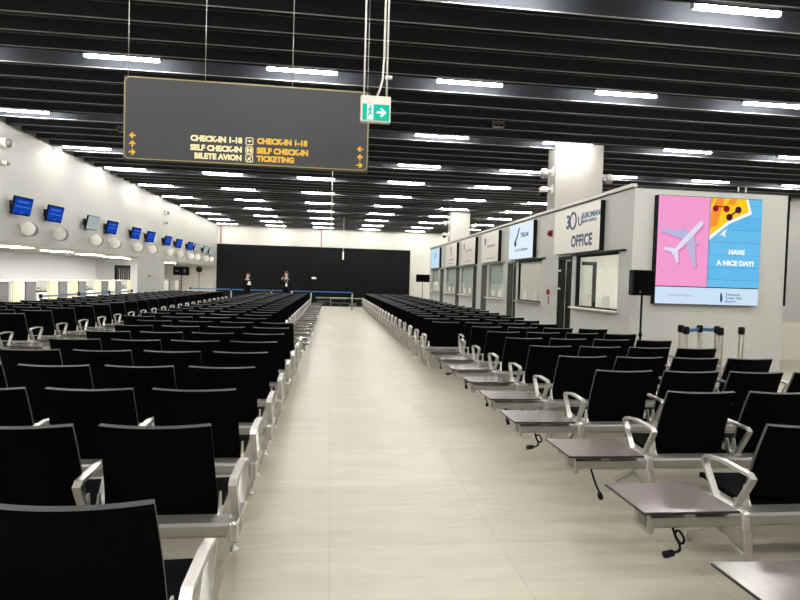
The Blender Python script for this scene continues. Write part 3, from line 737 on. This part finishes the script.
# wall-mounted cameras on the columns
def wcam(x, y, z, d, lb, dome):
    t = thing('security_camera', lb, 'security camera', (x, y, z))
    part('arm', MB().box(x, x+d*.14, y-.03, y+.03, z+.02, z+.07).box(x, x+d*.02, y-.07, y+.07, z-.06, z+.14), WHITEP, t)
    part('camera_body', MB().lathe((x+d*.22, y, z-.06), [(.06, 0), (.105, .03), (.11, .10), (.07, .15)], 18), WHITEP, t)
    part('lens_dome', MB().lathe((x+d*.22, y, z-.06), [(.03, -.09), (.08, -.06), (.10, 0), (.10, .01)], 18), PLASTIC if dome else GREYP, t)
wcam(5.29, 13.5, 4.27, -1, 'upper white camera on the left side of the near column', False)
wcam(5.29, 13.5, 3.84, -1, 'lower camera with black dome on the left side of the near column', True)
wcam(6.5, 13.5, 4.22, 1, 'white camera on the right side of the near column', False)
wcam(5.48, 26.7, 4.34, -1, 'upper white camera on the left side of the far column', False)
wcam(5.48, 26.7, 3.80, -1, 'lower camera with black dome on the left side of the far column', True)
wcam(6.42, 26.7, 4.25, 1, 'white camera on the right side of the far column', False)
# detectors on the ceiling
for x, y, lb in ((3.41, 11.86, 'small grey detector under the ceiling slats, right of the exit sign'), (.93, 22.72, 'small pale detector under the ceiling beyond the hanging sign'), (-4.9, 14.2, 'small grey detector under the ceiling by the left wall')):
    t = thing('ceiling_detector', lb, 'detector', (x, y, H))
    part('detector_base', MB().box(x-.12, x+.12, y-.06, y+.06, H-.03, H+.1, 0, .01), GREYP, t)
    part('detector_grille', MB().box(x-.09, x-.01, y-.065, y-.06, H-.02, H+.02).box(x+.01, x+.09, y-.065, y-.06, H-.02, H+.02), PLASTIC, t)
# pendants
t = thing('pendant_rod', 'thin white rod hanging below the direction sign, nearer of the two pendants', 'pendant', (-.02, 17.5, 2.9))
part('rod', MB().tube([(-.03, 17.5, 3.05), (-.03, 17.5, H+.5)], .012), WHITEP, t); part('rod_tip', MB().lathe((-.03, 17.5, 2.95), [(.02, 0), (.025, .03), (.02, .10)], 12), WHITEP, t)
t = thing('pendant_sensor', 'white pendant sensor hanging in front of the black wall', 'pendant', (.66, 31.2, 2.8))
part('rod', MB().tube([(.62, 31.2, 3.0), (.62, 31.2, H+.5)], .014), WHITEP, t); part('sensor_head', MB().lathe((.62, 31.2, 2.62), [(.03, 0), (.045, .05), (.045, .38), (.03, .42)], 12), WHITEP, t)
# red pipes on the back wall
for x, lb in ((-7.18, 'red sprinkler pipe on the white back wall by the left corner'), (-.70, 'red sprinkler pipe on the white back wall above the black cladding')):
    t = thing('sprinkler_pipe', lb, 'pipe', (x, BY-.06, 3.62)); part('pipe', MB().tube([(x, BY-.05, 3.70), (x, BY-.05, H+.2)], .03), REDP, t)
    part('pipe_clamp', MB().box(x-.05, x+.05, BY-.09, BY, 4.1, 4.16), GREYP, t)

# ---------------------------------------------------------------- check-in desks
n = 0
for p in range(4):
    for q in range(2):
        y0 = 18.03 + 4.07*p + 1.69*q; wd = 1.5
        if p == 3: 
            if q == 1: continue
            wd = .72
        n += 1
        t = thing('check_in_desk', 'check-in desk with cream and dark grey front panels, %s along the recess' % nth(n), 'check-in desk', (-10.4, y0+wd/2, 0), 'check-in desks in the left recess')
        part('desk_body', MB().box(-10.9, -10.14, y0, y0+wd, 0, 1.17, 0, .006), DESKW, t)
        part('countertop', MB().box(-10.95, -10.06, y0-.02, y0+wd+.02, 1.17, 1.21, 0, .006), DESKW, t)
        part('cream_panel', MB().box(-10.14, -10.10, y0+.05, y0+.66, .08, 1.17), CREAM, t)
        if p < 3: part('dark_panel', MB().box(-10.14, -10.10, y0+.80, y0+1.46, .45, 1.17), DGREY, t); part('kick_panel', MB().box(-10.14, -10.11, y0+.80, y0+1.46, .08, .36), DGREY, t)
    if p < 3:
        y0 = 21.32 + 4.07*p
        t = thing('baggage_scale', 'low grey baggage scale between desks, %s along the recess' % nth(p+1), 'baggage scale', (-10.4, y0+.35, 0), 'baggage scales between the check-in desks')
        part('scale_body', MB().box(-10.9, -10.1, y0, y0+.72, 0, .78, 0, .01), DESKW, t); part('scale_belt', MB().box(-10.88, -10.12, y0+.04, y0+.68, .78, .83), PLASTIC, t)
        part('scale_display', MB().box(-10.2, -10.12, y0+.1, y0+.62, .90, .97).box(-10.18, -10.14, y0+.3, y0+.42, .83, .90), GREYP, t)
for k, x in enumerate((-8.68, -8.16)):
    t = thing('info_pillar', 'grey waist-high pillar in the far left opening, %s of two' % ('left' if k == 0 else 'right'), 'pillar', (x, 32, 0), 'grey pillars in the far left opening')
    part('pillar_body', MB().box(x-.11, x+.11, 31.85, 32.15, 0, 1.24, 0, .01), GREYP, t); part('pillar_top', MB().box(x-.13, x+.13, 31.83, 32.17, 1.24, 1.27, 0, .005), DGREY, t)

# ---------------------------------------------------------------- queue barriers
def post(x, y, lb, belts=(), h=1.0, grp=None):
    t = thing('barrier_post', lb, 'queue barrier', (x, y, 0), grp)
    part('base', MB().lathe((x, y, 0), [(.14, 0), (.14, .012), (.10, .03), (.035, .04)], 24), STEEL, t)
    part('post', MB().lathe((x, y, .04), [(.035, 0), (.035, h-.15)], 16), STEEL, t)
    part('belt_head', MB().lathe((x, y, h-.11), [(.036, 0), (.046, .01), (.046, .09), (.036, .11)], 16), PLASTIC, t)
    for (x2, y2) in belts:
        d = (Vector((x2, y2, 0))-Vector((x, y, 0))); L = d.length; d.normalize(); a = Vector((x, y, h-.06))+d*.046; b = Vector((x2, y2, h-.06))-d*.046
        part('belt', MB().sweep([a, a.lerp(b, .5)+Vector((0, 0, -.006)), b], [(-.002, -.025), (.002, -.025), (.002, .025), (-.002, .025)], Vector((0, 0, 1)).cross(d)), BELT, t)
    return t
G = 'queue posts below the video wall'
post(5.28, 8.1, 'steel queue post below the video wall, leftmost and set back', (), 1.0, G)
post(5.14, 7.76, 'steel queue post starting the blue belt below the video wall', ((5.62, 8.15),), 1.0, G)
post(5.62, 8.15, 'steel queue post midway along the short blue belt', ((5.80, 8.0),), 1.0, G)
post(5.80, 8.0, 'steel queue post ending the short blue belt, in front of the white wall', (), 1.0, G)
post(5.62, 7.68, 'steel queue post by the belt end, closest to the chairs', (), 1.0, G)
post(6.12, 7.9, 'steel queue post standing alone right of the others', (), 1.0, G)
G = 'queue posts along the left recess'
ys = [16.1, 18.4, 20.8, 23.05]
for i, y in enumerate(ys):
    post(-7.56, y, 'queue post with blue belt before the check-in recess, %s from the front' % nth(i+1), ((-7.56, ys[i+1]),) if i < 3 else (), .93, G)
G = 'queue posts before the black wall'
xs = [-7.0, -5.0, -3.0, -1.0, 1.12]
for i, x in enumerate(xs):
    post(x, 29.9, 'queue post with blue belt before the black wall, %s from the left' % nth(i+1), ((xs[i+1], 29.9),) if i < 4 else (), .95, G)

# ---------------------------------------------------------------- speakers and screens on stands
def stand(t, x, y, h, r=.017, spread=.38):
    part('pole', MB().tube([(x, y, .12), (x, y, h)], r, 10), PLASTIC, t)
    part('collar', MB().lathe((x, y, h*.53), [(.02, 0), (.03, .01), (.03, .05), (.02, .06)], 12), PLASTIC, t)
    for k in range(3):
        a = 2*PI*k/3+.5
        part('leg', MB().tube([(x, y, .55), (x+.5*spread*math.cos(a), y+.5*spread*math.sin(a), .28), (x+spread*math.cos(a), y+spread*math.sin(a), .012)], .011, 6), PLASTIC, t)
t = thing('speaker_stand', 'black tripod stand holding the loudspeaker beside the video wall', 'speaker stand', (5.0, 8.75, 0)); stand(t, 5.0, 8.75, 1.42)
t = thing('loudspeaker', 'square black loudspeaker on a pole in front of the video wall', 'loudspeaker', (4.97, 8.75, 1.41))
part('cabinet', MB().box(4.80, 5.18, 8.68, 8.82, 1.42, 1.83, 0, .012), PLASTIC, t)
part('grille', MB().box(4.82, 5.16, 8.67, 8.68, 1.44, 1.81), BLACK, t)
part('badge', MB().lathe((4.92, 8.667, 1.48), [(.014, -.003), (.014, .003)], 12, 0, 'y'), GREYP, t)
t = thing('speaker_stand', 'thin black stand holding the display at the far right of the hall', 'speaker stand', (4.6, 28.6, 0)); stand(t, 4.6, 28.62, 1.6)
t = thing('display_screen', 'black display on a stand at the far end of the right wall', 'screen', (4.55, 28.6, 1.66))
part('casing', MB().box(4.24, 4.93, 28.5, 28.58, 1.54, 1.92, 0, .01), PLASTIC, t); part('screen_face', MB().box(4.27, 4.90, 28.49, 28.5, 1.57, 1.89), BLACK, t)
t = thing('display_stand', 'black floor stand under the wide screen in the far left opening', 'screen stand', (-7.47, 30, 0))
part('pole', MB().tube([(-7.47, 30.05, .02), (-7.47, 30.05, 1.6)], .03, 10), PLASTIC, t); part('foot', MB().box(-7.77, -7.17, 29.85, 30.25, 0, .03, 0, .006), PLASTIC, t)
t = thing('display_screen', 'wide black screen on a stand in the far left opening', 'screen', (-7.47, 30, 1.53))
part('casing', MB().box(-7.86, -7.08, 29.93, 30.0, 1.53, 1.97, 0, .01), PLASTIC, t)
g = MB().box(-7.75, -7.6, 29.918, 29.925, 1.7, 1.78).box(-7.35, -7.25, 29.918, 29.925, 1.65, 1.85)
part('screen_face', MB().box(-7.83, -7.11, 29.925, 29.93, 1.56, 1.94), BLACK, t); part('screen_lines', g, emitter('dim_screen', (70, 66, 84), 1.0), t)
t = thing('round_sign_stand', 'round black disc on a slim pole by the far left corner', 'sign stand', (-7.1, 32.5, 0))
part('disc', MB().lathe((-7.16, 32.47, 1.88), [(.17, -.02), (.17, .02)], 24, 0, 'y'), PLASTIC, t); part('pole', MB().tube([(-7.16, 32.5, .02), (-7.16, 32.5, 1.75)], .018), PLASTIC, t); part('foot', MB().lathe((-7.16, 32.5, 0), [(.2, 0), (.2, .015), (.03, .03)], 20), PLASTIC, t)
t = thing('black_stand', 'slim black stand with a small white head before the black wall', 'stand', (-.98, 34, 0))
part('pole', MB().box(-1.13, -.85, 33.95, 34.1, .03, 1.5, 0, .02), PANEL, t); part('foot', MB().box(-1.25, -.73, 33.8, 34.25, 0, .03), PLASTIC, t)
part('head', MB().lathe((-.99, 34.0, 1.52), [(.06, 0), (.14, .03), (.14, .09), (.06, .13)], 18), WHITEP, t)

struct('floor_far_mat', MB().box(-3.0, 4.2, 32.9, BY-.15, 0, .008), mat('dark_grey_matting', (70, 72, 70), .8, noise=.2, scale=3))
# things on the floor at the far end of the aisle
t = thing('low_platform', 'low beige platform on the floor at the far end of the aisle', 'platform', (.3, 34.6, 0))
part('platform_top', MB().box(-.9, 1.0, 34.4, 35.2, .38, .46, 0, .01), mat('platform_beige', (128, 120, 102), .6, noise=.05), t)
for x in (-.8, .8): part('platform_leg', MB().box(x, x+.1, 34.5, 35.1, 0, .38), PLASTIC, t)
for k, (x, y, w_, h, lb) in enumerate(((-.35, 33.5, .75, .24, 'flat black case on the floor below the beige platform'), (.55, 33.3, 1.0, .17, 'flat black case nearest the tiled aisle end'), (1.85, 34.0, .6, .42, 'taller black case right of the beige platform'), (2.5, 33.2, .5, .3, 'black case beside the last right bench'))):
    t = thing('equipment_case', lb, 'case', (x, y, 0), 'black cases at the aisle end')
    part('case_body', MB().box(x-w_/2, x+w_/2, y-.2, y+.2, 0, h, 0, .015), PLASTIC, t); part('case_lid', MB().box(x-w_/2-.01, x+w_/2+.01, y-.21, y+.21, h, h+.04, 0, .01), RIM, t)
    part('case_handle', MB().tube([(x-.08, y-.21, h*.6), (x-.07, y-.24, h*.6), (x+.07, y-.24, h*.6), (x+.08, y-.21, h*.6)], .008, 6), GREYP, t)
t = thing('rope_barrier', 'pale green rail on short posts at the aisle end', 'barrier', (1.2, 32.6, 0))
part('rail', MB().tube([(.0, 32.6, .50), (1.9, 32.6, .50)], .02), mat('pale_green_rail', (150, 180, 160), .5, noise=.04), t)
for x in (.02, 1.88): part('rail_post', MB().tube([(x, 32.6, 0), (x, 32.6, .5)], .018), GREYP, t)

# ---------------------------------------------------------------- people
SKIN = mat('skin', (214, 170, 146), .5, noise=.05, scale=20); CLOTH = mat('black_clothes', None, .8, lin=(.003, .003, .005), noise=.3, scale=40, spec=.1)
HAIR = mat('dark_hair', None, .6, lin=(.012, .008, .006), noise=.3, scale=60); PAPER = mat('white_paper', (236, 234, 228), .6, noise=.02)
def skin(name, chains, m, parent, F_, sub=2):
    """chains: list of polylines [(point, radius)], joined where points coincide"""
    V = []; R = []; E = []; idx = {}
    for ch in chains:
        last = None
        for p, r in ch:
            k = tuple(round(c, 4) for c in p)
            if k not in idx: idx[k] = len(V); V.append(p); R.append(r)
            if last is not None and last != idx[k]: E.append((last, idx[k]))
            last = idx[k]
    me = bpy.data.meshes.new(name); me.from_pydata(V, E, []); ob = bpy.data.objects.new(name, me); COL.objects.link(ob)
    ob.modifiers.new('skin', 'SKIN')
    if not me.skin_vertices:
        me.attributes
    sv = me.skin_vertices[0].data if me.skin_vertices else None
    if sv:
        for i, r in enumerate(R):
            sv[i].radius = r if isinstance(r, tuple) else (r, r); sv[i].use_root = (i == 0)
    s_ = ob.modifiers.new('sub', 'SUBSURF'); s_.levels = sub; s_.render_levels = sub
    bpy.context.view_layer.update(); dg = bpy.context.evaluated_depsgraph_get()
    out = bpy.data.meshes.new_from_object(ob.evaluated_get(dg)); bpy.data.objects.remove(ob)
    out.transform(F_); out.materials.clear(); out.materials.append(m)
    for pl in out.polygons: pl.use_smooth = True
    o = bpy.data.objects.new(name, out); COL.objects.link(o); o.parent = parent; return o
def person(x, y, face, s, label, hl, el, hr, er, bow, badge):
    t = thing('person', label, 'person', (x, y, 0))
    F_ = Matrix.Rotation(face, 4, 'Z') @ Matrix.Scale(s, 4)      # local: +y forward, +x the person's right
    v = lambda *a: tuple(a)
    neck = v(0, .0, 1.50); head0 = v(0, .03+bow*.03, 1.58); head1 = v(0, .05+bow*.08, 1.66); head2 = v(0, .045+bow*.07, 1.75)
    body = [[(v(0, 0, .95), (.15, .11)), (v(0, 0, 1.12), (.13, .10)), (v(0, 0, 1.30), (.15, .11)), (v(0, 0, 1.43), (.13, .09)), (neck, .058), (head0, .062), (head1, (.078, .095)), (head2, (.07, .085))]]
    cl = [[(v(0, 0, .95), (.165, .12)), (v(0, 0, 1.12), (.15, .115)), (v(0, 0, 1.30), (.185, .135)), (v(0, 0, 1.42), (.17, .12)), (v(0, 0, 1.485), (.085, .08))]]
    for sd, H_, E_ in ((-1, hl, el), (1, hr, er)):
        sh = v(sd*.185, -.01, 1.40); h = Vector(H_); e = Vector(E_); wr = e.lerp(h, .93)
        body.append([(v(0, 0, 1.43), (.13, .09)), (sh, .055), (tuple(e), .040), (tuple(wr), .026), (tuple(h), .030)])
        cl.append([(v(0, 0, 1.42), (.17, .12)), (sh, .088), (tuple(e), .058), (tuple(e.lerp(h, .88)), .040)])
        d = (h-e).normalized(); sdv = d.cross(Vector((0, 1, .2))).normalized()
        for k, L in enumerate((.065, .078, .074, .058)):
            o_ = (k-1.5)*.019; a = h + sdv*o_ + d*.03; b = a + d*L*.55; c = b + d*L*.4 + Vector((0, .012, -.008))
            body.append([(tuple(h), .030), (tuple(a), .010), (tuple(b), .009), (tuple(c), .007)])
        a = h + sdv*(-.034); body.append([(tuple(h), .030), (tuple(a), .011), (tuple(a + d*.035 - sdv*.012), .009)])
        hip = v(sd*.095, 0, .90); kn = v(sd*.11, .02, .50); an = v(sd*.12, -.01, .09)
        body.append([(v(0, 0, .95), (.15, .11)), (hip, .08), (kn, .052), (an, .036), (v(sd*.125, .12, .04), .033)])
        cl.append([(v(0, 0, .95), (.165, .12)), (hip, .10), (kn, .070), (v(sd*.12, -.01, .08), .055)])
    b = skin('body', body, SKIN, t, F_); skin('clothing', cl, CLOTH, t, F_)
    hc = Vector(head1).lerp(Vector(head2), .5)
    hr_ = MB()
    V = []; fs = []; nu, nv = 14, 7
    for j in range(nv+1):
        ph = PI/2*(1-j/nv)*1.0
        for i in range(nu):
            th = 2*PI*i/nu; drop = -.05 if math.sin(th) < .2 else .012
            zz = math.sin(ph)*.115 + (drop if j == nv else 0)
            V.append((hc.x+math.cos(ph)*.088*math.cos(th), hc.y-.012+math.cos(ph)*.105*math.sin(th), hc.z+zz+.012))
    for j in range(nv):
        for i in range(nu): fs.append((j*nu+i, (j+1)*nu+i, (j+1)*nu+(i+1) % nu, j*nu+(i+1) % nu))
    hr_.add(V, fs, 0, True); hr_.xf(F_); o = bpy.data.objects.new('hair', hr_.mesh('hair', HAIR)); COL.objects.link(o); o.parent = t
    fy = hc.y + .088
    g = MB().prism([(hc.x-.014, hc.z-.035), (hc.x+.014, hc.z-.035), (hc.x+.004, hc.z+.005), (hc.x-.004, hc.z+.005)], 'y', fy-.02, fy+.018)
    for sd in (-1, 1): g.lathe((sd*.085, hc.y-.01, hc.z-.03), [(.01, -.008), (.02, 0), (.01, .008)], 8, 0, 'x')
    g.xf(F_); o = bpy.data.objects.new('nose_and_ears', g.mesh('face', SKIN)); COL.objects.link(o); o.parent = t
    g = MB()
    for sd in (-1, 1): g.lathe((sd*.03, fy-.004, hc.z+.008), [(.011, -.004), (.011, .006)], 8, 0, 'y')
    g.box(-.022, .022, fy-.012, fy+.002, hc.z-.062, hc.z-.055); g.xf(F_); o = bpy.data.objects.new('eyes_and_mouth', g.mesh('eyes', HAIR)); COL.objects.link(o); o.parent = t
    for sd in (-1, 1):
        g = MB().box(sd*.125-.045, sd*.125+.045, -.09, .19, 0, .075, 0, .02).xf(F_); o = bpy.data.objects.new('shoe', g.mesh('shoe', PLASTIC)); COL.objects.link(o); o.parent = t
    if badge:
        g = MB().box(-.045, .045, .13, .136, 1.10, 1.24).xf(F_); o = bpy.data.objects.new('badge', g.mesh('badge', PAPER)); COL.objects.link(o); o.parent = t
        g = MB().tube([(-.09, .07, 1.46), (-.04, .135, 1.3), (0, .135, 1.24), (.04, .135, 1.3), (.09, .07, 1.46)], .006, 6).xf(F_); o = bpy.data.objects.new('lanyard', g.mesh('lanyard', PAPER)); COL.objects.link(o); o.parent = t
        g = MB().box(.15, .20, .10, .106, 1.32, 1.36).xf(F_); o = bpy.data.objects.new('chest_patch', g.mesh('patch', GREYP)); COL.objects.link(o); o.parent = t
    return t
person(-3.98, 28.21, PI+.5, .965, 'person in black looking down at a white sheet held at the chest', (-.04, .30, 1.24), (-.25, .08, 1.14), (.06, .30, 1.24), (.25, .08, 1.14), 1, False)
t = thing('paper_sheet', 'white sheet held by the left person in black', 'paper', (-3.86, 27.92, 1.25))
part('sheet', MB().box(-3.90, -3.78, 27.885, 27.892, 1.16, 1.33).xf(Matrix.Identity(4)), PAPER, t)
person(-2.14, 28.2, PI+.15, 1.03, 'person in black with a white badge, one hand raised towards the face', (-.26, .10, .84), (-.27, .0, 1.12), (.19, .20, 1.47), (.29, .08, 1.17), 0, True)
